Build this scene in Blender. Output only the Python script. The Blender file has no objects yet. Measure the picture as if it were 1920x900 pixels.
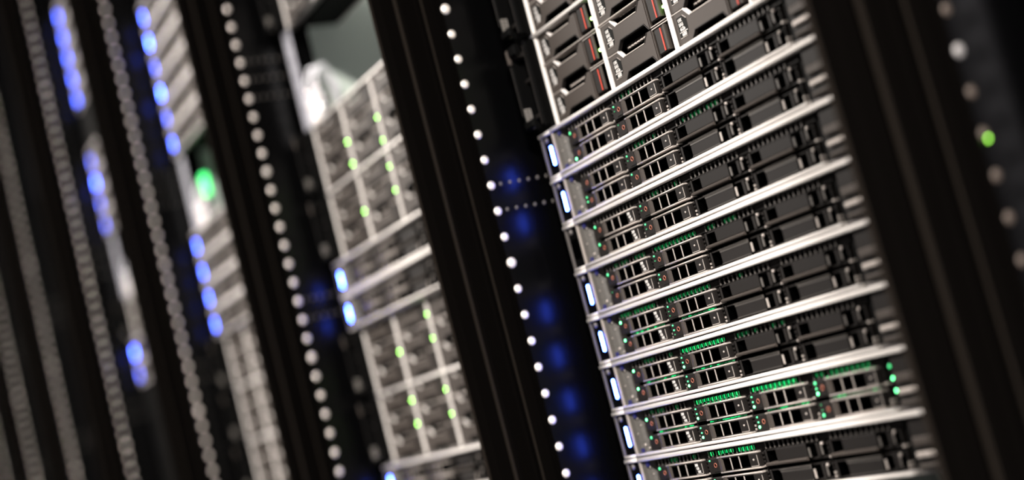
import bpy, math, random
from mathutils import Vector, Matrix
random.seed(7)
S = bpy.context.scene
C = S.collection
PI = math.pi
MM = 0.001
BASE = 1.25            # height of the measuring level above the floor (m)

# ------------------------------------------------------------------ camera
cam_d = bpy.data.cameras.new('camera'); cam = bpy.data.objects.new('camera', cam_d); C.objects.link(cam)
rt = Vector((0.42830594, 0.86813922, -0.25077544)); up = Vector((0.21644645, 0.1708782, 0.961224))
fw = Vector((-0.87732831, 0.4659774, 0.11471751))
M = Matrix((rt, up, -fw)).transposed().to_4x4()
M.translation = Vector((1.210647, -0.636179, BASE - 0.387364))
cam.matrix_world = M
cam_d.sensor_fit = 'HORIZONTAL'; cam_d.sensor_width = 36.0
cam_d.lens = 2768.85 / 1920 * 36.0
cam_d.clip_start = 0.02; cam_d.clip_end = 60
cam_d.dof.use_dof = True
cam_d.dof.focus_distance = 1.215
cam_d.dof.aperture_fstop = 1.88
cam_d.dof.aperture_ratio = 1.16
S.camera = cam

# ------------------------------------------------------------------ world, light, exposure
w = bpy.data.worlds.new('world'); S.world = w; w.use_nodes = True
w.node_tree.nodes['Background'].inputs[0].default_value = (0.80, 0.82, 1.0, 1)
w.node_tree.nodes['Background'].inputs[1].default_value = 0.015
S.view_settings.view_transform = 'Standard'; S.view_settings.look = 'None'
S.view_settings.exposure = 0.0; S.view_settings.gamma = 1.0
S.view_settings.use_curve_mapping = False
LAMPS = [(3.6, 820), (1.8, 110), (0.0, 60), (-1.8, 200), (-3.6, 180), (-5.4, 130)]     # x, watts: the luminaires over the aisle
LAMP_Y, LAMP_Z = -1.55, 2.62

def area(name, x, y, z, sx, sy, watt, col, rot=(0, 0, 0)):
    d = bpy.data.lights.new(name, 'AREA'); d.shape = 'RECTANGLE'; d.size = sx; d.size_y = sy
    d.energy = watt; d.color = col
    o = bpy.data.objects.new(name, d); C.objects.link(o); o.location = (x, y, z); o.rotation_euler = rot
    return o
for lx, lw in LAMPS:
    area('aisle_light', lx, LAMP_Y, LAMP_Z - 0.03, 1.2, 0.28, lw, (1.0, 0.93, 0.865))
REAR_FILL = [-0.9, -2.6, -4.3]                             # added unseen lights behind the racks, brightening the gap lining
for lx in REAR_FILL:
    area('rear_aisle_light', lx, 1.27, 2.58, 1.2, 0.28, 400, (1.0, 0.98, 0.94))

# ------------------------------------------------------------------ materials
def mat(name, col, rough=0.5, metal=0.0, emit=None, es=0.0, noise=0.0, nscale=400.0, spec=0.5, bump=0.0, coat=0.0):
    m = bpy.data.materials.new(name); m.use_nodes = True
    nt = m.node_tree; b = nt.nodes['Principled BSDF']
    b.inputs['Base Color'].default_value = (*col, 1)
    b.inputs['Roughness'].default_value = rough; b.inputs['Metallic'].default_value = metal
    b.inputs['Specular IOR Level'].default_value = spec
    b.inputs['Coat Weight'].default_value = coat
    if emit:
        b.inputs['Emission Color'].default_value = (*emit, 1); b.inputs['Emission Strength'].default_value = es
    if noise > 0 or bump > 0:
        tc = nt.nodes.new('ShaderNodeTexCoord')
        n = nt.nodes.new('ShaderNodeTexNoise'); n.inputs['Scale'].default_value = nscale; n.inputs['Detail'].default_value = 3
        nt.links.new(tc.outputs['Object'], n.inputs['Vector'])
        if noise > 0:
            r = nt.nodes.new('ShaderNodeMapRange')
            r.inputs[3].default_value = 1 - noise; r.inputs[4].default_value = 1 + noise
            nt.links.new(n.outputs['Fac'], r.inputs[0])
            mx = nt.nodes.new('ShaderNodeVectorMath'); mx.operation = 'SCALE'
            mx.inputs[0].default_value = col
            nt.links.new(r.outputs[0], mx.inputs['Scale'])
            nt.links.new(mx.outputs[0], b.inputs['Base Color'])
        if bump > 0:
            bp = nt.nodes.new('ShaderNodeBump'); bp.inputs['Strength'].default_value = bump
            bp.inputs['Distance'].default_value = 0.0003
            nt.links.new(n.outputs['Fac'], bp.inputs['Height']); nt.links.new(bp.outputs[0], b.inputs['Normal'])
    return m
GALV = mat('galvanised_steel', (0.66, 0.625, 0.595), 0.45, 0.15, noise=0.05, nscale=160)
EARM = mat('satin_steel', (0.11, 0.10, 0.096), 0.45, 0.3)
PILLAR = mat('rough_zinc_sheet', (0.052, 0.048, 0.043), 0.6, 0.1, noise=0.35, nscale=260, bump=0.2)
BLACK = mat('black_plastic', (0.0012, 0.0012, 0.0012), 0.6, spec=0.03)
VOID = mat('inner_black', (0.0004, 0.0004, 0.0004), 0.9, spec=0.0)  # flat black for openings, also laid on inner faces to shade them
GREY = mat('charcoal_plastic', (0.0085, 0.0073, 0.0067), 0.5, noise=0.2, nscale=900, bump=0.2, spec=0.10)
GREY2 = mat('grey_brown_plastic', (0.036, 0.0295, 0.0255), 0.55, noise=0.22, nscale=1300, bump=0.25, spec=0.15)
EDGE = mat('worn_steel_edge', (0.33, 0.295, 0.27), 0.4, 0.25)  # pale steel for rails, bars, pins and thin edge lines
BLANKM = mat('blank_plate', (0.0085, 0.0074, 0.0069), 0.5, noise=0.2, nscale=700, spec=0.10)
BLANKE = mat('blank_edge', (0.075, 0.068, 0.062), 0.42, 0.2)
COPPER = mat('copper_ring', (0.36, 0.12, 0.075), 0.35, 0.3)
RED = mat('red_stripe', (0.32, 0.028, 0.012), 0.5, spec=0.2)
LABELM = mat('label_dark', (0.005, 0.0055, 0.005), 0.6, spec=0.05)
INK = mat('white_print', (0.55, 0.53, 0.51), 0.6, spec=0.2)
PANEL = mat('black_powder_coat', (0.0005, 0.0005, 0.0006), 0.26, spec=0.17)
POST = mat('black_frame_profile', (0.0014, 0.0012, 0.0011), 0.7, spec=0.0)
POSTE = mat('worn_profile_edge', (0.010, 0.0082, 0.0068), 0.6, spec=0.0)  # paler strips painting the highlights along the post edges
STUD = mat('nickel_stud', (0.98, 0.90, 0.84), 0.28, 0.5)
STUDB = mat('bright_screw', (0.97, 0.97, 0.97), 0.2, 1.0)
STUD_SHADED = mat('dull_brass_stud', (0.075, 0.058, 0.048), 0.5, 0.3)  # same studs, darkened in colour for the weak light on the near rack
RIVET = mat('rivet_grey', (0.10, 0.09, 0.083), 0.5, 0.3)
PAPER = mat('grey_paper', (0.13, 0.12, 0.11), 0.7, spec=0.1)
STUDM = mat('pale_stud', (0.26, 0.25, 0.25), 0.4, 0.3)  # near rack's screw heads, also toned down in colour for weak light
LINING = mat('grey_green_lining', (0.50, 0.57, 0.52), 0.6, noise=0.06, nscale=8, spec=0.2)
RAILM = mat('zinc_rail', (0.42, 0.42, 0.47), 0.45, 0.2)
WHITE = mat('white_plastic', (0.80, 0.80, 0.84), 0.4)
CHROME = mat('chrome', (0.95, 0.95, 0.95), 0.12, 1.0)
BLUE = mat('blue_light', (0.2, 0.3, 0.9), 0.4, emit=(0.040, 0.095, 1.0), es=85)
BLUE2 = mat('blue_light_medium', (0.2, 0.3, 0.9), 0.4, emit=(0.05, 0.11, 1.0), es=30)
BLUE3 = mat('blue_light_dim', (0.2, 0.3, 0.9), 0.4, emit=(0.09, 0.13, 1.0), es=14)
BLUEH = mat('blue_hole', (0.01, 0.01, 0.05), 0.5, emit=(0.03, 0.06, 1.0), es=0.05)  # faint blue glow built into the hole itself
GRN = mat('green_light', (0.1, 0.6, 0.3), 0.4, emit=(0.02, 1.0, 0.22), es=1.0)
GRNB = mat('bright_green_light', (0.3, 0.9, 0.5), 0.4, emit=(0.10, 1.0, 0.30), es=6.0)
GRND = mat('dim_green_light', (0.02, 0.2, 0.08), 0.4, emit=(0.01, 1.0, 0.24), es=0.08)
GRNM = mat('green_mid_light', (0.02, 0.25, 0.08), 0.4, emit=(0.01, 1.0, 0.24), es=0.2)
GRNC = mat('green_comb_light', (0.02, 0.3, 0.1), 0.4, emit=(0.01, 1.0, 0.24), es=0.9)
LIME = mat('lime_light', (0.4, 0.8, 0.2), 0.4, emit=(0.33, 1.0, 0.10), es=26.0)
LIMED = mat('lime_light_dim', (0.4, 0.8, 0.2), 0.4, emit=(0.33, 1.0, 0.05), es=5.0)
GRNL = mat('green_lamp', (0.1, 0.6, 0.3), 0.4, emit=(0.05, 1.0, 0.18), es=3.0)
FLOORM = mat('floor_tile', (0.05, 0.05, 0.055), 0.35, noise=0.1, nscale=3)
WALLM = mat('wall_paint', (0.012, 0.012, 0.013), 0.8, spec=0.1)
CEILM = mat('ceiling_paint', (0.03, 0.03, 0.032), 0.8, spec=0.1)
LAMPM = mat('lamp_diffuser', (0.9, 0.9, 0.9), 0.4, emit=(1.0, 0.95, 0.88), es=4.0)

# ------------------------------------------------------------------ mesh helpers (millimetres)
class MB:
    def __init__(self): self.v = []; self.f = []; self.m = []; self.mats = []; self.sm = []
    def mi(self, m):
        if m not in self.mats: self.mats.append(m)
        return self.mats.index(m)
    def add(self, vs, fs, m, smooth=False):
        o = len(self.v); self.v += [tuple(c * MM for c in p) for p in vs]; k = self.mi(m)
        for f in fs: self.f.append([i + o for i in f]); self.m.append(k); self.sm.append(smooth)
        return self
    def box(self, x0, x1, y0, y1, z0, z1, m):
        if x0 > x1: x0, x1 = x1, x0
        if y0 > y1: y0, y1 = y1, y0
        if z0 > z1: z0, z1 = z1, z0
        vs = [(x, y, z) for x in (x0, x1) for y in (y0, y1) for z in (z0, z1)]
        return self.add(vs, [(0, 1, 3, 2), (4, 6, 7, 5), (0, 4, 5, 1), (2, 3, 7, 6), (0, 2, 6, 4), (1, 5, 7, 3)], m)
    def bbox(self, x0, x1, y0, y1, z0, z1, m, b=0.4):
        # box whose front (low y) edges are chamfered by b
        if z0 > z1: z0, z1 = z1, z0
        a = [(x0, z0), (x1, z0), (x1, z1), (x0, z1)]; c = [(x0 + b, z0 + b), (x1 - b, z0 + b), (x1 - b, z1 - b), (x0 + b, z1 - b)]
        vs = [(x, y1, z) for x, z in a] + [(x, y0 + b, z) for x, z in a] + [(x, y0, z) for x, z in c]
        fs = [(0, 1, 2, 3), (8, 11, 10, 9)]
        for i in range(4):
            j = (i + 1) % 4
            fs += [(i, i + 4, j + 4, j), (i + 4, i + 8, j + 8, j + 4)]
        return self.add(vs, fs, m)
    def prism(self, poly, ax, a, b, m, smooth=False):
        # ax 'y': poly in (x,z); 'x': poly in (y,z); 'z': poly in (x,y)
        n = len(poly)
        def P(p, t): return (p[0], t, p[1]) if ax == 'y' else ((t, p[0], p[1]) if ax == 'x' else (p[0], p[1], t))
        vs = [P(p, a) for p in poly] + [P(p, b) for p in poly]
        self.add(vs, [tuple(range(n)), tuple(range(2 * n - 1, n - 1, -1))], m)
        o = len(self.v) - 2 * n; k = self.mi(m)
        for i in range(n):
            j = (i + 1) % n
            self.f.append([o + i, o + i + n, o + j + n, o + j]); self.m.append(k); self.sm.append(smooth)
        return self
    def lathe(self, c, ax, prof, m, seg=16, smooth=True):
        # prof: list of (radius, offset along the axis)
        vs = []
        for r, t in prof:
            for i in range(seg):
                a = 2 * PI * i / seg; u, v = r * math.cos(a), r * math.sin(a)
                if ax == 'x': vs.append((c[0] + t, c[1] + u, c[2] + v))
                elif ax == 'y': vs.append((c[0] + u, c[1] + t, c[2] + v))
                else: vs.append((c[0] + u, c[1] + v, c[2] + t))
        fs = []
        for k in range(len(prof) - 1):
            for i in range(seg):
                j = (i + 1) % seg
                fs.append((k * seg + i, k * seg + j, (k + 1) * seg + j, (k + 1) * seg + i))
        fs += [tuple(range(seg)), tuple(range((len(prof) - 1) * seg, len(prof) * seg))]
        return self.add(vs, fs, m, smooth)
    def tube(self, pts, r, m, seg=8):
        pts = [Vector(p) for p in pts]; vs = []
        for i, p in enumerate(pts):
            d = (pts[min(i + 1, len(pts) - 1)] - pts[max(i - 1, 0)]).normalized()
            a = d.orthogonal().normalized() if i == 0 else (a - d * a.dot(d)).normalized()
            b = d.cross(a)
            for s in range(seg):
                t = 2 * PI * s / seg; vs.append(tuple(p + a * r * math.cos(t) + b * r * math.sin(t)))
        fs = [(k * seg + i, k * seg + (i + 1) % seg, (k + 1) * seg + (i + 1) % seg, (k + 1) * seg + i) for k in range(len(pts) - 1) for i in range(seg)]
        fs += [tuple(range(seg)), tuple(range((len(pts) - 1) * seg, len(pts) * seg))]
        return self.add(vs, fs, m, True)
    def ring(self, c, R, r, m, seg=24, s2=8):
        vs = []
        for i in range(seg):
            a = 2 * PI * i / seg
            for j in range(s2):
                b = 2 * PI * j / s2; q = R + r * math.cos(b)
                vs.append((c[0] + q * math.cos(a), c[1] + r * math.sin(b), c[2] + q * math.sin(a)))
        fs = [(i * s2 + j, ((i + 1) % seg) * s2 + j, ((i + 1) % seg) * s2 + (j + 1) % s2, i * s2 + (j + 1) % s2) for i in range(seg) for j in range(s2)]
        return self.add(vs, fs, m, True)
    def mesh(self, name):
        me = bpy.data.meshes.new(name); me.from_pydata(self.v, [], self.f)
        for m in self.mats: me.materials.append(m)
        me.polygons.foreach_set('material_index', self.m); me.polygons.foreach_set('use_smooth', self.sm)
        me.update()
        import bmesh
        bm = bmesh.new(); bm.from_mesh(me); bmesh.ops.recalc_face_normals(bm, faces=bm.faces); bm.to_mesh(me); bm.free()
        return me

def put(name, me, parent=None, loc=(0, 0, 0)):
    o = bpy.data.objects.new(name, me); C.objects.link(o); o.location = [c * MM for c in loc]
    if parent: o.parent = parent
    return o
def thing(name, x, y, z, label, cat, group=None):
    o = bpy.data.objects.new(name, None); C.objects.link(o); o.location = (x * MM, y * MM, z * MM + BASE)
    o.empty_display_size = 0.02
    o['label'] = label; o['category'] = cat
    if group: o['group'] = group
    return o
def struct(name, mb):
    o = put(name, mb.mesh(name)); o['kind'] = 'structure'; return o
_txt = {}
def text_mesh(s, size, m):
    key = (s, size, m.name)
    if key not in _txt:
        cu = bpy.data.curves.new('print', 'FONT'); cu.body = s; cu.size = size * MM; cu.extrude = 0.00006; cu.offset = size * MM * 0.022
        o = bpy.data.objects.new('print', cu); C.objects.link(o)
        dg = bpy.context.evaluated_depsgraph_get(); me = bpy.data.meshes.new_from_object(o.evaluated_get(dg))
        me.materials.clear(); me.materials.append(m)
        bpy.data.objects.remove(o); _txt[key] = me
    return _txt[key]

# ------------------------------------------------------------------ room shell
RX0, RX1, RY0, RY1, RH = -7200, 4600, -2300, 1500, 2900
B0 = -BASE * 1000
struct('floor', MB().box(RX0 - 100, RX1 + 100, RY0 - 100, RY1 + 100, -120, 0, FLOORM))
struct('ceiling', MB().box(RX0 - 100, RX1 + 100, RY0 - 100, RY1 + 100, RH, RH + 100, CEILM))
struct('wall_left', MB().box(RX0 - 100, RX0, RY0, RY1, 0, RH, WALLM))
struct('wall_right', MB().box(RX1, RX1 + 100, RY0, RY1, 0, RH, WALLM))
struct('wall_front', MB().box(RX0, RX1, RY0 - 100, RY0, 0, RH, WALLM))
struct('wall_back', MB().box(RX0, RX1, RY1, RY1 + 100, 0, RH, WALLM))

# ------------------------------------------------------------------ rack cabinets
RACKN = ['near right rack at the frame edge', 'sharp rack', 'second rack', 'third rack', 'fourth rack', 'fifth rack', 'sixth rack', 'seventh rack']
TOP, DEPTH = 1080, 1000
def profile(pts, m, z0=B0, z1=TOP):
    return MB().prism(pts, 'z', z0, z1, m)
def stud_mesh(r, h, m):
    return MB().lathe((0, 0, 0), 'x', [(r * 1.0, 0.0), (r, h * 0.25), (r * 0.93, h * 0.55), (r * 0.72, h * 0.83), (r * 0.4, h * 0.96), (r * 0.05, h)], m, 20).mesh('stud')
STUD_ME = stud_mesh(3.9, 1.8, STUD); STUD_SHADED_ME = stud_mesh(3.6, 1.8, STUD_SHADED); STUDM_ME = stud_mesh(4.0, 2.2, STUDM)
def screw_mesh():
    return MB().lathe((0, 0, 0), 'x', [(4.9, 0), (4.9, 1.2), (4.0, 2.4), (2.4, 3.2), (0.05, 3.4)], STUD, 9, False).mesh('bright_cage_screw')
SCREW_ME = screw_mesh()
LEFTP = [(-35, 60), (-35, -20), (-33, -34), (-29, -37), (-26, -36), (-24, -33), (-24, -19), (-22.5, -17), (-15, -17), (-13.4, -15.4), (-12, -11), (-11, -5), (0, -4), (0, 60)]
RIGHTP = [(565, 60), (565, -20), (564, -34), (562, -47), (558, -49), (546, -49), (541, -46), (541, -30), (544, -26), (544, 60)]
def panel_mesh():
    b = MB(); b.box(-4, 0.25, -3.5, DEPTH, B0, TOP, PANEL)
    b.box(0.25, 1.5, 96, DEPTH - 60, B0 + 60, TOP - 60, LINING)          # pale sheet lining behind the mounting rail
    for z in range(-900, 1000, 380): b.box(1.5, 9, 96, DEPTH - 60, z + 115, z + 133, POST)
    return b.mesh('side_panel')
def rail_mesh(x0, x1):
    b = MB(); xm = (x0 + x1) / 2
    b.box(x0, xm - 5, 55.5, 58, B0 + 60, TOP - 60, RAILM); b.box(xm + 5, x1, 55.5, 58, B0 + 60, TOP - 60, RAILM)
    n = int((TOP - 60 - B0 - 60) / 22.225)
    for i in range(n + 1):
        z = B0 + 60 + 22.225 * i; b.box(xm - 5, xm + 5, 55.5, 58, z - 5.5, z + 5.5, RAILM)
    b.box(x0, x0 + 2, 58, 92, B0 + 60, TOP - 60, PANEL)
    return b.mesh('mounting_rail')
def strut_mesh():
    b = MB(); b.box(0, 1.2, 4, 60, -5, 5, PANEL)
    for i in range(6):
        b.lathe((1.2, 9.6 + 10 * i, 0), 'x', [(1.7, 0), (1.6, .7), (1.0, 1.2), (0.05, 1.4)], RIVET, 12)
    return b.mesh('riveted_strut')
def edge_mesh():
    b = MB(); b.box(-29.5, -25.8, -37.6, -35.8, B0, TOP, POSTE); b.box(-14.0, -12.6, -17.3, -15.8, B0, TOP, POSTE)
    b.box(541.4, 545.5, -49.8, -48.6, B0, TOP, POSTE)
    return b.mesh('worn_edge')
def rear_mesh():
    b = MB()
    for x in range(4, 556, 50): b.box(x, x + 6, DEPTH - 8, DEPTH, B0 + 60, TOP, POST)  # door opened into bars to let the added rear light through
    for z in range(-1150, 1050, 300): b.box(0, 560, DEPTH - 12, DEPTH - 8, z, z + 14, POST)
    return b.mesh('rear_door')
P_ME = dict(lp=profile(LEFTP, POST).mesh('left_post'), rp=profile(RIGHTP, POST).mesh('right_post'), pan=panel_mesh(),
            pan2=MB().box(560, 564, 60, DEPTH, B0, TOP, PANEL).mesh('side_panel'), rl=rail_mesh(25.5, 49), rr=rail_mesh(484, 507), st=strut_mesh(), ed=edge_mesh(),
            back=rear_mesh(), bf=MB().box(0.2, 25.5, 60, 62, B0 + 60, TOP, VOID).mesh('air_baffle'),  # added unseen strip that stops rear light grazing the side panel
            top=MB().box(-35, 565, -20, DEPTH, TOP, TOP + 30, POST).mesh('roof_panel'),
            base=MB().box(-33, 563, -18, DEPTH, B0, B0 + 60, POST).mesh('plinth'))
STUD_RANGE = {0: (-20, -5), 1: (-20, 2), 2: (-18, 11), 3: (-18, 20), 4: (-17, 30), 5: (-16, 33), 6: (-15, 26), 7: (-14, 10)}
STUD_RANGE[0] = (-30, -5)
RACKLAB = ['black server rack at the right picture edge, side wall dotted with dull studs',
           'black server rack in focus, its side wall glowing blue beside white studs',
           'black server rack next left of the sharp one, green lamp dots on its drives',
           'blurred black server rack with pale slanted bands, a green glow and blue lamps',
           'strongly blurred black rack with only a thin row of blue lamps, no bands',
           'strongly blurred black rack showing an empty grey green interior at upper left',
           'strongly blurred black server rack at the left edge, only its studs showing',
           'farthest black server rack, in the lower left corner of the picture']
racks = []
for r in range(8):
    X0 = 600 * (1 - r)
    R = thing('server_rack', X0, 0, -BASE * 1000, RACKLAB[r], 'server rack', 'row of black server racks')
    L = (0, 0, BASE * 1000)
    put('front_post', P_ME['lp'], R, L); put('front_post', P_ME['rp'], R, L)
    put('side_panel', P_ME['pan'], R, L); put('side_panel', P_ME['pan2'], R, L)
    put('mounting_rail', P_ME['rl'], R, L); put('mounting_rail', P_ME['rr'], R, L)
    put('edge_trim', P_ME['ed'], R, L); put('rear_door', P_ME['back'], R, L)
    put('air_baffle', P_ME['bf'], R, L); put('roof_panel', P_ME['top'], R, L); put('plinth', P_ME['base'], R, L)
    for z in (100, 125, 150, -175, -200):
        put('riveted_strut', P_ME['st'], R, (0, 0, BASE * 1000 + z))
    a, b = STUD_RANGE[r]
    for n in range(a, b + 1):
        if r == 0 and n == -11: n = -11
        spec = (n % 10 == 0)
        me = SCREW_ME if spec and r else (STUDM_ME if spec else STUD_SHADED_ME if r == 0 else STUD_ME)
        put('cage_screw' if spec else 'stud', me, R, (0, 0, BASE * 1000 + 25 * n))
    if r == 0:
        o = put('indicator_light', MB().lathe((0, 0, 0), 'x', [(1.1, 2.0), (1.1, 2.4), (0.8, 3.0), (0.1, 3.2)], LIMED, 12).mesh('indicator_light'), R, (0.2, 0, BASE * 1000 - 303.5))
    racks.append(R)

# ------------------------------------------------------------------ 1U servers
XC = [77.3, 158.3, 240.7, 323.2]                      # drive columns
def lip(b, x0, x1, z0, z1, m, y0=-1.5, y1=9):
    zc = (z0 + z1) / 2; h = (z1 - z0) / 2; pts = []
    rr = min(0.75, h * 0.8)
    for c_, a0 in ((z0 + rr, -PI / 2), (z1 - rr, 0.0)):
        for i in range(4):
            a = a0 + PI / 2 * i / 3
            pts.append((y0 + rr - rr * math.cos(a), c_ + rr * math.sin(a)))
    pts += [(y1, z1), (y1, z0)]
    b.prism(pts, 'x', x0, x1, m, True)
def chassis_mesh():
    b = MB()
    lip(b, 50, 484, -4.1, -0.55, GALV)                 # top edge
    lip(b, 50, 406, -43.95, -41.5, GALV)                # bottom edge
    b.box(406, 484, 3, 9, -44.1, -41.8, EARM)
    b.box(50.0, 52.2, -0.5, 9, -41.5, -4.1, EDGE)      # corner post
    # pillar sheet sloping back into the drive bay
    pl = [(52.2, 1.0), (57.5, 2.4), (61, 5.2), (63, 9.5), (64, 16), (52.2, 16)]
    b.prism(pl, 'z', -41.5, -4.1, PILLAR, False)
    for (x, y, z, rr) in [(60.3, 4.2, -10.5, 1.0), (61.2, 5.0, -35.0, 1.4), (62.6, 8.0, -38.6, 1.2), (61.5, 5.6, -17, 0.6), (58, 2.4, -24, 0.5)]:
        b.lathe((x, y, z), 'y', [(rr, 0.6), (rr, -0.3), (rr * .5, -0.9), (0.05, -1.0)], EDGE, 10)
    b.box(16 + 36, 482, 16, 640, -43.6, -0.9, BLACK)   # body
    b.box(64, 402, 14, 16, -41.5, -4.1, VOID)
    b.box(52, 484, 9, 16, -4.1, -0.9, BLACK); b.box(52, 484, 9, 16, -43.6, -41.5, BLACK)
    # right hand pillar with raised bosses
    b.bbox(402, 410, 6, 16, -41.5, -4.1, BLACK, 0.6)
    b.bbox(410, 484, 2, 16, -41.5, -4.1, GREY, 0.6)
    for zz, hh, ml in ((-21.5, 3.2, GREY2), (-30.8, 2.0, EDGE), (-38.8, 1.5, GREY2)):
        b.bbox(413, 440, -1.0, 3, zz - hh, zz + hh, ml, 1.0)
    return b.mesh('chassis')
def ear_mesh(side):
    b = MB()
    x0, x1 = (25, 50) if side < 0 else (484, 507)
    s = 1 if side < 0 else -1
    b.box(x0, x1, 3.2, 5.6, -43.6, -0.9, BLACK)
    lip(b, x0, x1, -3.6, -0.6, GALV, -0.2, 6)
    lip(b, x0 + (1 if s > 0 else 0), x1, -44.0, -41.6, GALV, 0.6, 6)
    e = x0 if s > 0 else x1 - 1.8
    b.box(e, e + 1.8, 1.2, 6, -41.8, -3.6, EARM)
    b.lathe((x0 + 9 if s > 0 else x1 - 9, 3.2, -8), 'y', [(2.6, 0), (2.4, -1.6), (1.2, -2.2), (0.05, -2.2)], EARM, 14)
    b.box(x0 + 4, x0 + 16, 2.2, 3.2, -33, -15, VOID)
    return b.mesh('mounting_ear')
def bar_mesh(m):
    b = MB(); pts = []
    for i in range(8): a = PI * i / 7; pts.append((1.5 * math.cos(a), -1.5 + 1.5 * math.sin(a)))
    for i in range(8): a = PI + PI * i / 7; pts.append((1.5 * math.cos(a), -16.8 + 1.5 * math.sin(a)))
    b.prism(pts, 'y', 0, 1.3, m, True); b.box(-1.1, 1.1, 1.3, 5, -17, -1.4, BLACK)
    return b.mesh('status_bar')
def comb_mesh():
    b = MB()
    for i, x in enumerate(XC):
        x0, x1 = x - 0.5, x + 65
        b.box(x0, x1, 4.0, 12, -6.0, -5.2, GREY)
        n = 11
        for k in range(n + 1):
            xx = x0 + (x1 - x0) * k / n
            b.box(xx - 0.5, xx + 0.5, 3.4, 4.3, -10.6, -5.4, BLANKE)
        b.box(x0, x1, 4.2, 12, -11.2, -10.4, GREY)
        b.bbox(x1 + 0.6, x1 + 15.5, 4.6, 12, -10.6, -5.2, GREY, 0.5)
    b.box(69.5, 402, 5.2, 16, -5.4, -4.1, BLACK)
    return b.mesh('vent_comb')
def divider_mesh():
    b = MB()
    b.box(-1.6, 1.6, 9, 14, -41.5, -11.2, BLACK)
    rnd = random.Random(3)
    for z in (-13.5, -17, -20.2, -23.5, -29, -32, -35.6, -38.5):
        b.bbox(-1.5 + rnd.random(), 0.6 + rnd.random(), 4.5, 10, z - 1.1, z + 0.5, EDGE if z in (-23.5, -38.5, -35.6) else GREY, 0.3)
    b.box(-0.6, 0.1, 5.6, 10, -41, -12, GREY)
    return b.mesh('bay_divider')
def caddy_mesh():
    b = MB()
    # left block with lamps and button
    b.bbox(-4.2, 12, 3.2, 13, -13.5, -0.3, GREY, 0.4)
    b.bbox(2.8, 11.6, 2.6, 4, -12.2, -0.9, GREY, 0.4)
    # sloping grip
    b.prism([(12, 3.2), (17.5, 1.6), (19.2, 3.4), (19.2, 13), (12, 13)], 'z', -13.2, -0.6, GREY2)
    # top and bottom rails
    lip(b, 12.5, 70.8, -1.35, 0.0, EDGE, 2.0, 13); lip(b, 14, 71.2, -13.9, -12.6, EDGE, 1.6, 13)
    b.box(19.2, 57, 2.6, 3.4, -2.1, -1.3, GREY); b.box(19.2, 57, 2.6, 3.4, -12.7, -11.9, GREY)
    b.box(19.2, 57, 3.4, 13, -2.1, -1.3, VOID); b.box(19.2, 57, 3.4, 13, -12.7, -11.9, VOID)
    for x in (30.8, 43.3):
        b.box(x - 0.4, x + 0.4, 2.4, 3.1, -12, -2, EDGE)
    b.box(19.2, 57, 12.4, 13, -12.7, -1.3, VOID)
    b.box(19.2, 19.5, 3.4, 13, -12.7, -1.3, VOID)  # black sheet painting shade over the side face of the opening
    b.box(70, 71.2, 3, 13, -12.7, -1.3, GREY)
    return b.mesh('drive_caddy')
def plate_mesh():
    b = MB(); b.bbox(57, 70, 2.2, 13, -12.3, -1.6, GREY, 0.5)
    b.prism([(58.4, -11.9), (68.6, -11.9), (69.2, -11.2), (69.2, -3), (68.7, -3), (68.7, -11), (68.3, -11.4), (58.4, -11.4)], 'y', 1.9, 2.4, EDGE)
    return b.mesh('latch_plate')
def dot_mesh():
    return MB().lathe((63.6, 2.2, -6.6), 'y', [(0.9, 0.2), (0.85, -0.5), (0.4, -0.8), (0.05, -0.8)], EDGE, 10).mesh('latch_pin')
RING_ME = MB().ring((7.6, 2.5, -6.4), 1.75, 0.27, COPPER).lathe((7.6, 2.7, -6.4), 'y', [(1.4, 0), (1.4, -0.15), (0.05, -0.15)], BLACK, 16).mesh('button_ring')
def led_mesh(r, m): return MB().lathe((0, 3.2, 0), 'y', [(r, 0), (r, -0.5), (r * .6, -0.9), (0.05, -1.0)], m, 12).mesh('indicator_light')
LED = {'g': led_mesh(0.75, GRN), 'b': led_mesh(1.15, GRNB), 'd': led_mesh(0.6, GRND), 'G': led_mesh(1.25, GRN)}
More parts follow.
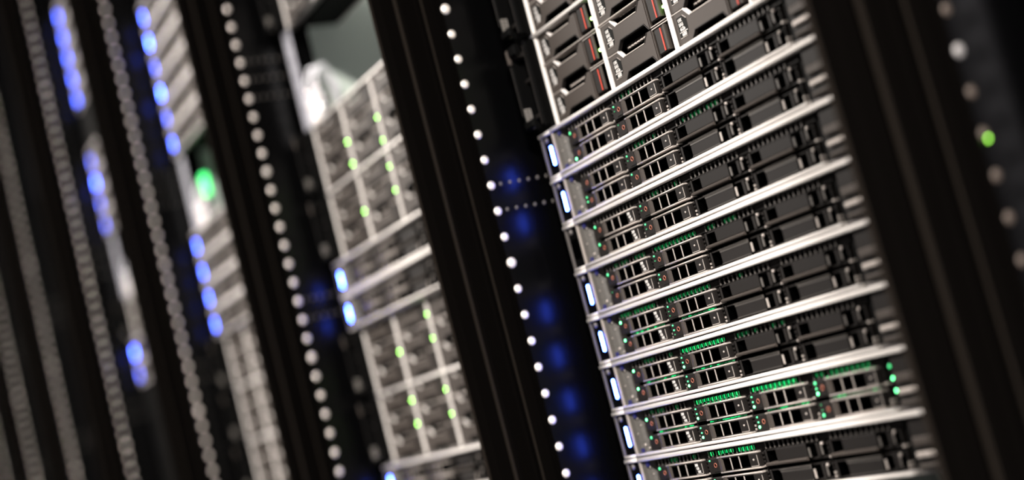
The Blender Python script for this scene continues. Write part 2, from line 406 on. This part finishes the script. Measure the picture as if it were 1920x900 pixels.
def blank_mesh(lower):
    b = MB()
    zt, zb = (-0.6, -13.4) if not lower else (-0.2, -13.4)
    b.bbox(-4, -1.6, 3.4, 13, zb, zt, GREY, 0.4)
    b.box(-1.6, 11, 11, 13, zb, zt, VOID)
    b.box(-1.6, -1.3, 3.9, 12, zb, zt, VOID)  # black cover that darkens the well's side as if shaded
    b.box(-1.6, 11, 4.2, 12, zb, zb + 0.9, GREY); b.box(-1.6, 11, 4.2, 12, zt - 0.9, zt, GREY)
    if lower:
        b.bbox(11, 50, 3.0, 13, -13.2, -3.0, BLANKM, 0.5)
        b.prism([(1.2, -0.5), (3.0, -2.0), (3.0, -3.0), (13, -3.0), (13, -0.5)], 'x', 11, 50, BLANKE)  # highlight on the upper edge put in as a paler ridge
        b.box(11, 50, 2.7, 4, -12.3, -11.9, BLANKE)
    else:
        b.bbox(11, 50, 3.0, 13, -10.6, -0.6, BLANKM, 0.5)
        b.prism([(3.0, -10.6), (1.4, -11.6), (1.6, -12.8), (2.6, -13.3), (13, -13.3), (13, -10.6)], 'x', -4, 50, GREY2)  # highlight along the bottom edge built as a paler ridge
    # handle well with bright spring tabs
    b.box(50, 70.8, 11, 13, zb, zt, VOID)
    b.box(50, 50.3, 3.6, 12, zb, zt, VOID); b.bbox(51.6, 53.4, 3.2, 4.2, -11.2, -4.0, EDGE if lower else BLANKE, 0.3); b.box(51.4, 53.2, 4.2, 12, -11.6, -3.4, VOID)  # black covers paint shade on the well side and behind the tab
    b.bbox(50, 70.8, 5.5, 12, zb, zb + 1.4, GREY, 0.3); b.bbox(50, 70.8, 5.5, 12, zt - 1.2, zt, GREY, 0.3)
    b.bbox(60.5, 63.6, 4.2, 5.4, -12.2, -1.6, GREY, 0.5); b.box(60.7, 63.4, 5.4, 12, -12, -1.8, VOID)
    b.bbox(66.7, 68.4, 3.4, 4.4, -10.5, -3.0, BLANKE, 0.3)
    b.lathe((69.6, 3.2, -2.2), 'y', [(1.3, 1), (1.2, -0.2), (0.5, -0.7), (0.05, -0.7)], EDGE, 10)
    return b.mesh('drive_blank')
def glow_mesh(seed, lvl):
    # green lit light pipes seen through the comb slots
    b = MB(); rnd = random.Random(seed); n = 11; w_ = 65.5 / n
    m = (GRND, GRND, GRNC, GRNC)[lvl] if lvl != 2 else GRNM
    for k in range(n):
        if k == 4 or rnd.random() < (0.9 if lvl > 1 else 0.28):
            x = -0.5 + w_ * (k + 0.5); mm = GRN if (lvl > 2 and rnd.random() < 0.35) else m
            b.box(x - 1.9, x + 1.5, 5.2, 6.0, -9.9 + rnd.random(), -6.4, mm)
    return b.mesh('light_pipe')
def speck_mesh(seed, lvl):
    b = MB(); rnd = random.Random(seed); x = 14
    while x < 68:
        L_ = 0.8 + 2.6 * rnd.random()
        b.box(x, min(x + L_, 70), 4.4, 6, -0.35 - .4 * rnd.random(), 0.15 + .3 * rnd.random(), GRNC if rnd.random() < .22 * lvl else GRND); x += L_ + 1 + 3 * rnd.random()
    return b.mesh('light_pipe')
CH = chassis_mesh(); EARL, EARR = ear_mesh(-1), ear_mesh(1); BARS = {t: bar_mesh(m) for t, m in ((1, BLUE), (2, BLUE2), (3, BLUE3))}; COMB = comb_mesh(); DIV = divider_mesh()
CAD = caddy_mesh(); PLATE = plate_mesh(); DOT = dot_mesh(); BLU, BLL = blank_mesh(False), blank_mesh(True)
HOLE = MB().box(-2, 2, 1.6, 3.0, -2, 2, BLUEH).mesh('square_hole')

def make_server(X0, T, label, group, cols='DDBB', marks=False, leds=None, glow=(0, 0, 0, 0), gap=(0, 0, 0, 0), bar=True, simple=False, y=48, end=None):
    R = thing('rack_server', X0, y, T, label, 'rack server', group)
    put('chassis', CH, R)
    e = put('mounting_ear', EARL, R); put('mounting_ear', EARR, R)
    if bar: put('status_bar', BARS[int(bar)], e, (44.6, -1.6, -15.2))
    if not simple: put('square_hole', HOLE, R, (60.2, 0, -7.6)); put('square_hole', HOLE, R, (59, 0, -39.2))
    put('vent_comb', COMB, R)
    for i, kind in enumerate(cols):
        if not simple: put('bay_divider', DIV, R, (XC[i] + 74.4, 0, 0))
        for j, zz in enumerate((-10.9, -27.2)):
            if kind == 'D':
                d = put('drive_caddy', CAD, R, (XC[i], 0, zz))
                if simple: continue
                p = put('latch_plate', PLATE, d); put('button_ring', RING_ME, d)
                if i == 0 and marks:
                    for q, (s, dx) in enumerate((('300', 0.0), ('GB', 1.4), ('10K', 2.2))):
                        t = put('printed_mark', text_mesh(s, 3.1, INK), d, (58.6 + dx, 1.95, -5.0 - 2.9 * q)); t.rotation_euler = (PI / 2, 0, 0)
                else: put('latch_pin', DOT, d)
                for (ch, lz) in zip((leds or {}).get((i, j), ''), (-2.3, -6.4, -10.2)):
                    if ch != '.': put('indicator_light', LED[ch], d, (0, 0, lz))
            elif kind == 'B':
                put('drive_blank', BLL if j else BLU, R, (XC[i], 0, zz))
        if glow[i]: put('light_pipe', glow_mesh(int(X0 + T) * 7 + i, glow[i]), R, (XC[i], 0, 0))
        if gap[i]:
            put('light_pipe', speck_mesh(int(X0 + T) * 5 + i, gap[i]), R, (XC[i], 0, -26.0))
            if gap[i] > 1: put('light_pipe', speck_mesh(int(X0 + T) * 5 + i + 99, gap[i]), R, (XC[i], -0.5, -10.6))
    if end:
        for lz in end: put('indicator_light', LED['b' if lz < -20 else 'G'], R, (405.5, 2.2, lz))
    return R

def T(k): return -140.5 - 44.45 * k
GRP = 'one unit servers stacked in the sharp rack'
ORD = ['uppermost thin server, right under the red striped drives',
       'second thin server below the red striped drives, with a lit blue bar',
       'thin server whose blue bar is unlit, third below the red striped drives',
       'thin server directly below the one with the unlit blue bar',
       'fifth thin server below the red striped drives, two above the fully fitted one',
       'thin server directly above the one with all its drive bays filled',
       'thin server with all drive bays filled, bright green lamps across its whole width',
       'lowest thin server of the sharp rack, cut off by the bottom picture edge']
LG = {
 0: {(0, 0): 'G', (0, 1): '..b', (1, 0): 'gd', (1, 1): 'd'},
 1: {(0, 1): 'gg', (1, 0): 'gd', (1, 1): 'g'},
 2: {(0, 0): 'G', (0, 1): 'G', (1, 0): 'gd', (1, 1): 'gd'},
 3: {(0, 0): 'G', (0, 1): 'd', (1, 0): 'gd', (1, 1): 'gg'},
 4: {(0, 0): 'b', (0, 1): 'b', (1, 0): 'gdd', (1, 1): 'ggd'},
 5: {(0, 0): 'b', (0, 1): 'b', (1, 0): 'ggb', (1, 1): 'ggb'},
 6: {(0, 0): 'b', (0, 1): 'G', (1, 0): 'ggb', (1, 1): 'ggb', (2, 0): 'ggb', (2, 1): 'ggb', (3, 0): 'Ggb', (3, 1): 'ddG'},
 7: {(0, 0): 'G', (0, 1): 'G', (1, 0): 'g', (1, 1): 'g'}}
GL = {0: (0, 1, 0, 0), 1: (0, 1, 1, 0), 2: (0, 1, 0, 0), 3: (1, 2, 1, 0), 4: (2, 2, 1, 0), 5: (1, 3, 1, 0), 6: (1, 3, 3, 2), 7: (1, 3, 0, 0)}
GP = {3: (0, 0, 0, 0), 4: (1, 1, 0, 0), 5: (1, 1, 0, 0), 6: (1, 2, 2, 2), 7: (0, 0, 0, 0)}
for k in range(8):
    make_server(0, T(k), ORD[k], GRP, 'DDDD' if k == 6 else 'DDBB', marks=k >= 2, leds=LG[k], glow=GL[k], gap=GP.get(k, (0,) * 4),
                bar=(k != 2), end=(-12.5, -21, -29.8) if k == 6 else None)

# ------------------------------------------------------------------ 2U storage arrays
VX = [51.6, 157.3, 262.0, 366.5, 471.0]
RZ = [-2.6, -31.4, -59.4]
def sto_frame(dep=600):
    b = MB()
    for x in VX: b.bbox(x - 1.3, x + 1.3, 7.4, 20, -87.6, -1.0, GALV, 0.5)
    lip(b, 50, 484, -2.3, 1.0, GALV, 6.4, 18)
    lip(b, 53, 471, -30.9, -29.2, EDGE, 8.6, 18)
    lip(b, 50, 484, -88.6, -86.8, EARM, 8, 18)
    b.box(50, 484, 26, dep, -88, 0, BLACK)
    if dep < 200: b.box(50, 484, dep, dep + 3, -89, 0, GALV)
    b.box(52, 482, 25, 26, -87, -1, VOID)
    return b.mesh('array_frame')
def sto_bezel():
    b = MB()
    P = [(2.3, 0), (19.5, 0), (26.3, -6.7), (61, -6.7), (67.5, 0), (73.4, 0), (73.4, -26.8), (72.6, -26.8), (67, -20.2), (28.0, -20.2), (21.4, -26.8), (2.3, -26.8)]
    Pb = P
    # the plate is split so that each piece stays convex
    def q(poly, y0, y1, m): b.prism(poly, 'y', y0, y1, m)
    q([(2.3, 0), (19.5, 0), (26.3, -6.7), (28.0, -20.2), (21.4, -26.8), (2.3, -26.8)], 10, 13, GREY2)
    q([(26.3, -6.7), (61, -6.7), (67, -20.2), (28.0, -20.2)], 10, 13, GREY2)
    q([(61, -6.7), (67.5, 0), (73.4, 0), (73.4, -26.8), (72.6, -26.8), (67, -20.2)], 10, 13, GREY2)
    def seg(a, c, wd, m, y0=9.6):
        dx, dz = c[0] - a[0], c[1] - a[1]; L_ = math.hypot(dx, dz); nx, nz = -dz / L_ * wd / 2, dx / L_ * wd / 2
        q([(a[0] + nx, a[1] + nz), (c[0] + nx, c[1] + nz), (c[0] - nx, c[1] - nz), (a[0] - nx, a[1] - nz)], y0, 13.2, m)
    seg((19.3, 0.1), (26.4, -6.9), 1.5, GALV); seg((2.3, 0), (19.5, 0), 0.7, EDGE); seg((26.3, -6.8), (61, -6.8), 0.7, EDGE)
    seg((61, -6.7), (67.5, 0), 0.6, GREY)
    seg((21.4, -26.8), (28, -20.2), 0.9, GREY); seg((28, -20.2), (67, -20.2), 0.8, GREY); seg((67, -20.2), (72.6, -26.8), 0.8, GREY)
    # slotted contact strip seen in the opening
    b.box(24, 70, 17, 18, -29.5, -24.6, GREY)
    for i in range(8): b.bbox(27 + i * 5.2, 30.4 + i * 5.2, 15.6, 17.5, -28.7, -27.2, EDGE, 0.3); b.box(27.6 + i * 5.2, 30.6 + i * 5.2, 16.6, 17.5, -26.1, -25.3, GREY2)
    return b.mesh('drive_bezel')
def sto_label():
    b = MB(); b.prism([(7.6, -4.2), (16.2, -4.2), (20.3, -7.8), (19.6, -17.3), (16.4, -20.8), (7.2, -20.8)], 'y', 9.8, 10.4, LABELM)
    b.prism([(7.2, -20.8), (16.4, -20.8), (16.4, -21.2), (7.2, -21.2)], 'y', 9.6, 10.4, EDGE)
    b.prism([(16.2, -4.2), (20.3, -7.8), (20.5, -7.4), (16.5, -3.9)], 'y', 9.6, 10.4, EDGE)
    b.prism([(7.9, -16.4), (19.0, -16.4), (19.0, -16.9), (7.9, -16.9)], 'y', 9.6, 10.4, INK)
    return b.mesh('label_plate')
def sto_latch():
    b = MB()
    for (x0, x1, z0, z1) in ((74.8, 75.7, -26.6, -0.2), (103, 103.6, -26.6, -0.2)): b.box(x0, x1, 10, 16, z0, z1, GREY2)
    b.box(74.8, 103.6, 10, 16, -0.9, -0.2, EDGE); b.box(74.8, 103.6, 10, 16, -26.8, -26.2, EDGE)
    b.box(75.7, 103, 12.5, 16, -26.2, -0.9, BLACK)
    b.bbox(79.0, 95.4, 9.2, 14, -23.4, -2.0, GREY, 0.8)
    b.bbox(92.6, 95.4, 8.4, 14, -23.4, -2.0, GREY2, 0.6)
    for z in (-6, -11, -16.5): b.bbox(98.6, 100.6, 12, 13.4, z - .8, z + .8, GREY2, .2)
    return b.mesh('release_latch')
STRIPE = MB().box(87.9, 89.5, 8.8, 9.4, -22.3, -3.2, RED).mesh('red_stripe')
SLED = MB().lathe((101.2, 9.2, -17.6), 'y', [(1.3, 3.2), (1.3, -.8), (.7, -1.3), (.05, -1.4)], LIME, 12).mesh('indicator_light')
def sto_ear(side):
    b = MB(); s = 1 if side < 0 else -1; c = 0 if side < 0 else 534
    def bx(x0, x1, y0, y1, z0, z1, m, bv=0):
        a, d = (x0 + c, x1 + c) if s > 0 else (c - x1, c - x0)
        (b.bbox(a, d, y0, y1, z0, z1, m, bv) if bv else b.box(a, d, y0, y1, z0, z1, m))
    bx(24, 50, 3, 8, -86.5, -1, BLACK)
    bx(29, 32, -12, 6, -84, -4, BLACK, 1); bx(28.8, 30.4, -12.6, -11, -70, -16, GREY, .4)
    bx(29, 47, -14, -8, -14, -4, BLACK, 1.5); bx(29, 47, -14, -10, -84, -76, BLACK, 1.5)
    bx(45, 49, -3, 3, -84, -4, BLACK, 1.2); bx(44.6, 45.6, -3.6, -2, -82, -6, GREY, .3)
    bx(31, 45, -2, 3, -40, -36, GREY, 1); bx(31, 45, -11, 3, -16, -12, GREY, 1)
    bx(30, 34, -15, -12, -20, -6, GREY2, 1)
    bx(31, 45, -2, 3, -75, -71, GREY, 1)
    return b.mesh('array_handle')
def ear_label():
    b = MB(); b.box(32.0, 32.5, -11.4, -4.2, -83, -63.5, PAPER)
    for z in (-66, -69, -72.2): b.box(32.5, 32.6, -10.4, -5.4, z - .5, z + .5, LABELM)
    return b.mesh('paper_label')
SFS = sto_frame(78)
SF, SB_, SL, SLA, SEL, SER, ELAB = sto_frame(), sto_bezel(), sto_label(), sto_latch(), sto_ear(-1), sto_ear(1), ear_label()
def make_array(X0, Tt, label, group, lit, simple=False, ncol=4, frame=None):
    R = thing('storage_array', X0, 48, Tt, label, 'storage array', group)
    put('array_frame', frame or SF, R)
    e = put('array_handle', SEL, R); put('array_handle', SER, R)
    put('paper_label', ELAB, e)
    for c in range(ncol):
        for j in range(3):
            d = put('drive_caddy', SB_, R, (VX[c], 0, RZ[j]))
            l = put('release_latch', SLA, d); (None if simple else put('red_stripe', STRIPE, l))
            if (c, j) in lit: put('indicator_light', SLED, d)
            if simple: continue
            put('label_plate', SL, d)
            for q, (s, dx, dz, sz) in enumerate((('15K', 0, -8.2, 3.6), ('SAS', -0.2, -11.9, 3.9), ('6Gb', -0.2, -15.6, 4.0), ('600', 0.4, -20.2, 4.2))):
                t = put('printed_mark', text_mesh(s, sz, INK), d, (8.5 + dx + 0.5 * q, 9.72, dz)); t.rotation_euler = (PI / 2, 0, 0)
    return R
AG = 'two unit storage arrays with red striped drive latches'
make_array(0, -51.4, 'storage array with red striped drives directly above the uppermost thin server', AG, {(0, 0), (0, 1), (1, 1)})
make_array(0, 37.5, 'storage array at the top edge of the picture above the other red striped array', AG, {(0, 1), (0, 2), (1, 2), (2, 2)})

# second rack
G2 = 'equipment in the second rack from the right'
def Z2(z): return z
make_array(-600, 38 + 133.35 + 88.9, 'blurred storage array at the top of the second rack, above the open gap', 'blurred storage arrays', set(), True, frame=SFS)
make_array(-600, 37.5, 'blurred storage array just below the grey green gap, four green lamp dots', 'blurred storage arrays', {(0, 1), (1, 1), (0, 2), (1, 2)}, True)
make_array(-600, -51.4, 'blurred storage array directly above the two blue lit servers of the second rack', 'blurred storage arrays', {(1, 0), (1, 1), (0, 1)}, True)
make_server(-600, T(0), 'blurred server with the upper of the two close blue lamps left of centre', 'blurred servers of the second rack', simple=True)
make_server(-600, T(1), 'blurred server with the lower of the two close blue lamps left of centre', 'blurred servers of the second rack', simple=True)
make_array(-600, T(2), 'blurred storage array below the pair of blue lamps, three green lamp dots', 'blurred storage arrays', {(1, 0), (1, 1), (0, 1)}, True)
make_array(-600, T(4), 'blurred storage array near the bottom of the second rack, four green lamp dots', 'blurred storage arrays', {(0, 0), (1, 0), (0, 1), (1, 1)}, True)
make_server(-600, T(6), 'blurred server whose blue lamp shows at the bottom edge of the picture', 'blurred servers of the second rack', simple=True)
make_server(-600, T(7), 'blurred server in the second rack, lowest, mostly below the picture edge', 'blurred servers of the second rack', simple=True)

# third rack
nth = ['topmost', 'second', 'third', 'fourth', 'fifth', 'sixth']
for n, k in enumerate(range(-13, -7)):
    make_server(-1200, T(k), 'blurred pale banded server of the third rack, %s above its white box'  % nth[n], 'blurred servers of the third rack', simple=True, bar=(2, 1, 3, 1, 3, 2)[n])
for n, k in enumerate(range(-4, 0)):
    make_server(-1200, T(k), 'blurred pale banded server, %s below the white box of the third rack' % ['first', 'second', 'third', 'fourth'][n], 'blurred servers of the third rack', simple=True, bar=2)
make_array(-1200, T(0), 'blurred storage array right under the last blue lamp of the third rack', 'blurred storage arrays', set(), True)
make_array(-1200, T(2), 'blurred storage array in the middle of the lower third rack', 'blurred storage arrays', set(), True)
make_array(-1200, T(4), 'blurred storage array at the bottom edge of the third rack', 'blurred storage arrays', set(), True)
# fourth rack
for n, k in enumerate(range(-18, -13)):
    make_server(-1800, T(k), 'dim blurred server of the fourth rack, %s blue lamp from the top' % ['first', 'second', 'third', 'fourth', 'fifth'][n], 'blurred servers of the fourth rack', simple=True, bar=2)
for n, k in enumerate(range(-11, -7)):
    make_server(-1800, T(k), 'dim blurred server of the fourth rack, %s blue lamp of its middle run' % nth[n + 0].replace('topmost', 'first'), 'blurred servers of the fourth rack', simple=True, bar=(3, 1, 3, 3)[n])
for n, k in enumerate((-2, -1)):
    make_server(-1800, T(k), 'dim blurred server of the fourth rack, %s of its two lowest blue lamps' % ('upper', 'lower')[n], 'blurred servers of the fourth rack', simple=True, bar=(1, 3)[n])
make_array(-1800, T(-4), 'dim blurred storage array of the fourth rack, above its two lowest blue lamps', 'blurred storage arrays', set(), True)

# ------------------------------------------------------------------ black blanking panels closing the unused units
_bp = {}
def make_blank(X0, Tt, units, label, group='plain black blanking panels'):
    h = 44.45 * units
    if units not in _bp:
        b = MB(); b.bbox(50, 484, 0, 6, -h + 0.6, -0.6, BLACK, 0.8); b.box(50, 484, 6, 30, -3, -0.8, BLACK); b.box(50, 484, 6, 30, -h + 0.8, -h + 3, BLACK)
        e = [MB().box(x0, x1, 3.2, 5.6, -h + 0.6, -0.6, BLACK).mesh('mounting_ear') for x0, x1 in ((24.5, 50), (484, 508))]
        k = MB()
        for i in range(9): k.box(90 + i * 42, 116 + i * 42, -0.4, 0.4, -h / 2 - 2, -h / 2 + 2, VOID)
        sc = MB().lathe((0, 3.2, 0), 'y', [(3.4, 0), (3.2, -1.4), (1.4, -2), (0.05, -2)], GREY, 14).mesh('mounting_screw')
        _bp[units] = (b.mesh('plate'), e, k.mesh('slot_row'), sc)
    P, e, k, sc = _bp[units]
    R = thing('blanking_panel', X0, 48, Tt, label, 'blanking panel', group)
    put('plate', P, R); put('mounting_ear', e[0], R); put('mounting_ear', e[1], R); put('slot_row', k, R)
    for x in (37, 496):
        for z in (-8, -h + 8): put('mounting_screw', sc, R, (x, 0, z))
    return R
def blanks(X0, ztop, n, units, label):
    for i in range(n): make_blank(X0, ztop - i * 44.45 * units, units, label)
LB = 'plain black blanking panel in the blurred %s rack'
blanks(-1200, T(-13) + 44.45 * 8, 2, 4, LB % 'pale banded')
blanks(-1800, T(-18) + 44.45 * 4, 1, 4, LB % 'thin blue lamped')
make_blank(-1800, T(-13), 2, 'plain black blanking panel between two runs of dim blue lamps')
blanks(-1800, T(0), 3, 4, 'plain black blanking panel below the lowest dim blue lamps')
blanks(-2400, 416.0, 6, 4, 'plain black blanking panel under the grey green opening of the fifth rack')
blanks(-3000, 771.6, 7, 4, 'plain black blanking panel in the rack at the left picture edge')
blanks(-3600, 594, 6, 4, 'plain black blanking panel in the farthest rack at lower left')

# ------------------------------------------------------------------ white cabling boxes hanging in the open gaps
def box_thing(X0, label, green, dim=False):
    R = thing('cabling_box', X0, 48, 40, label, 'cabling box', 'white cabling boxes in the rack gaps')
    b = MB(); b.bbox(38, 50, 11, 34, 2, 50, WHITE, 3); b.box(38, 42, 34, 46, 6, 46, EARM)
    put('housing', b.mesh('housing'), R)
    for (y, z) in ((15, 44), (24, 36), (15, 24), (28, 20), (18, 8), (30, 50)):
        b = MB().lathe((50, y, z), 'x', [(5, -1), (5, 3), (4.4, 5), (2.8, 6.4), (.1, 6.8)], CHROME if z in (44, 20, 50) else STUD, 18)
        put('connector', b.mesh('connector'), R)
    for i in range(3):
        pts = [(42 + 3 * i, 16 + 6 * i, 48), (43 + 3 * i, 17 + 6 * i, 62), (40 + 3 * i, 26 + 6 * i, 78), (30 + 3 * i, 40 + 6 * i, 84), (22, 60 + 5 * i, 60), (14, 66, 20)]
        put('patch_cable', MB().tube(pts, 1.9, WHITE).mesh('patch_cable'), R)
    if green:
        put('indicator_light', MB().bbox(44, 50, 30, 42, 56, 90, GRNL, 2).mesh('indicator_light'), R)
    return R
box_thing(-600, 'glaring white blurred box with shiny round connectors in the gap of the second rack', False)
box_thing(-1200, 'white blurred box with a green glow above it in the third rack', True)
box_thing(-1800, 'faint grey white blurred box in the fourth rack', False, True)

# ------------------------------------------------------------------ aisle luminaires (out of the frame, above the aisle)
for i, (lx, lw) in enumerate(LAMPS):
    L = thing('ceiling_light', lx * 1000, LAMP_Y * 1000, (LAMP_Z - BASE) * 1000, 'long white ceiling light over the aisle, outside the picture', 'ceiling light', 'aisle ceiling lights')
    b = MB(); b.box(-630, 630, -170, -145, -20, 60, WHITE); b.box(-630, 630, 145, 170, -20, 60, WHITE); b.box(-630, 630, -170, 170, 60, 70, WHITE)
    b.box(-630, -605, -145, 145, -20, 60, WHITE); b.box(605, 630, -145, 145, -20, 60, WHITE)
    b.box(-500, -490, -5, 5, 70, 280, WHITE); b.box(490, 500, -5, 5, 70, 280, WHITE)
    put('housing', b.mesh('housing'), L)
    put('diffuser', MB().box(-605, 605, -145, 145, -2, 4, LAMPM).mesh('diffuser'), L)
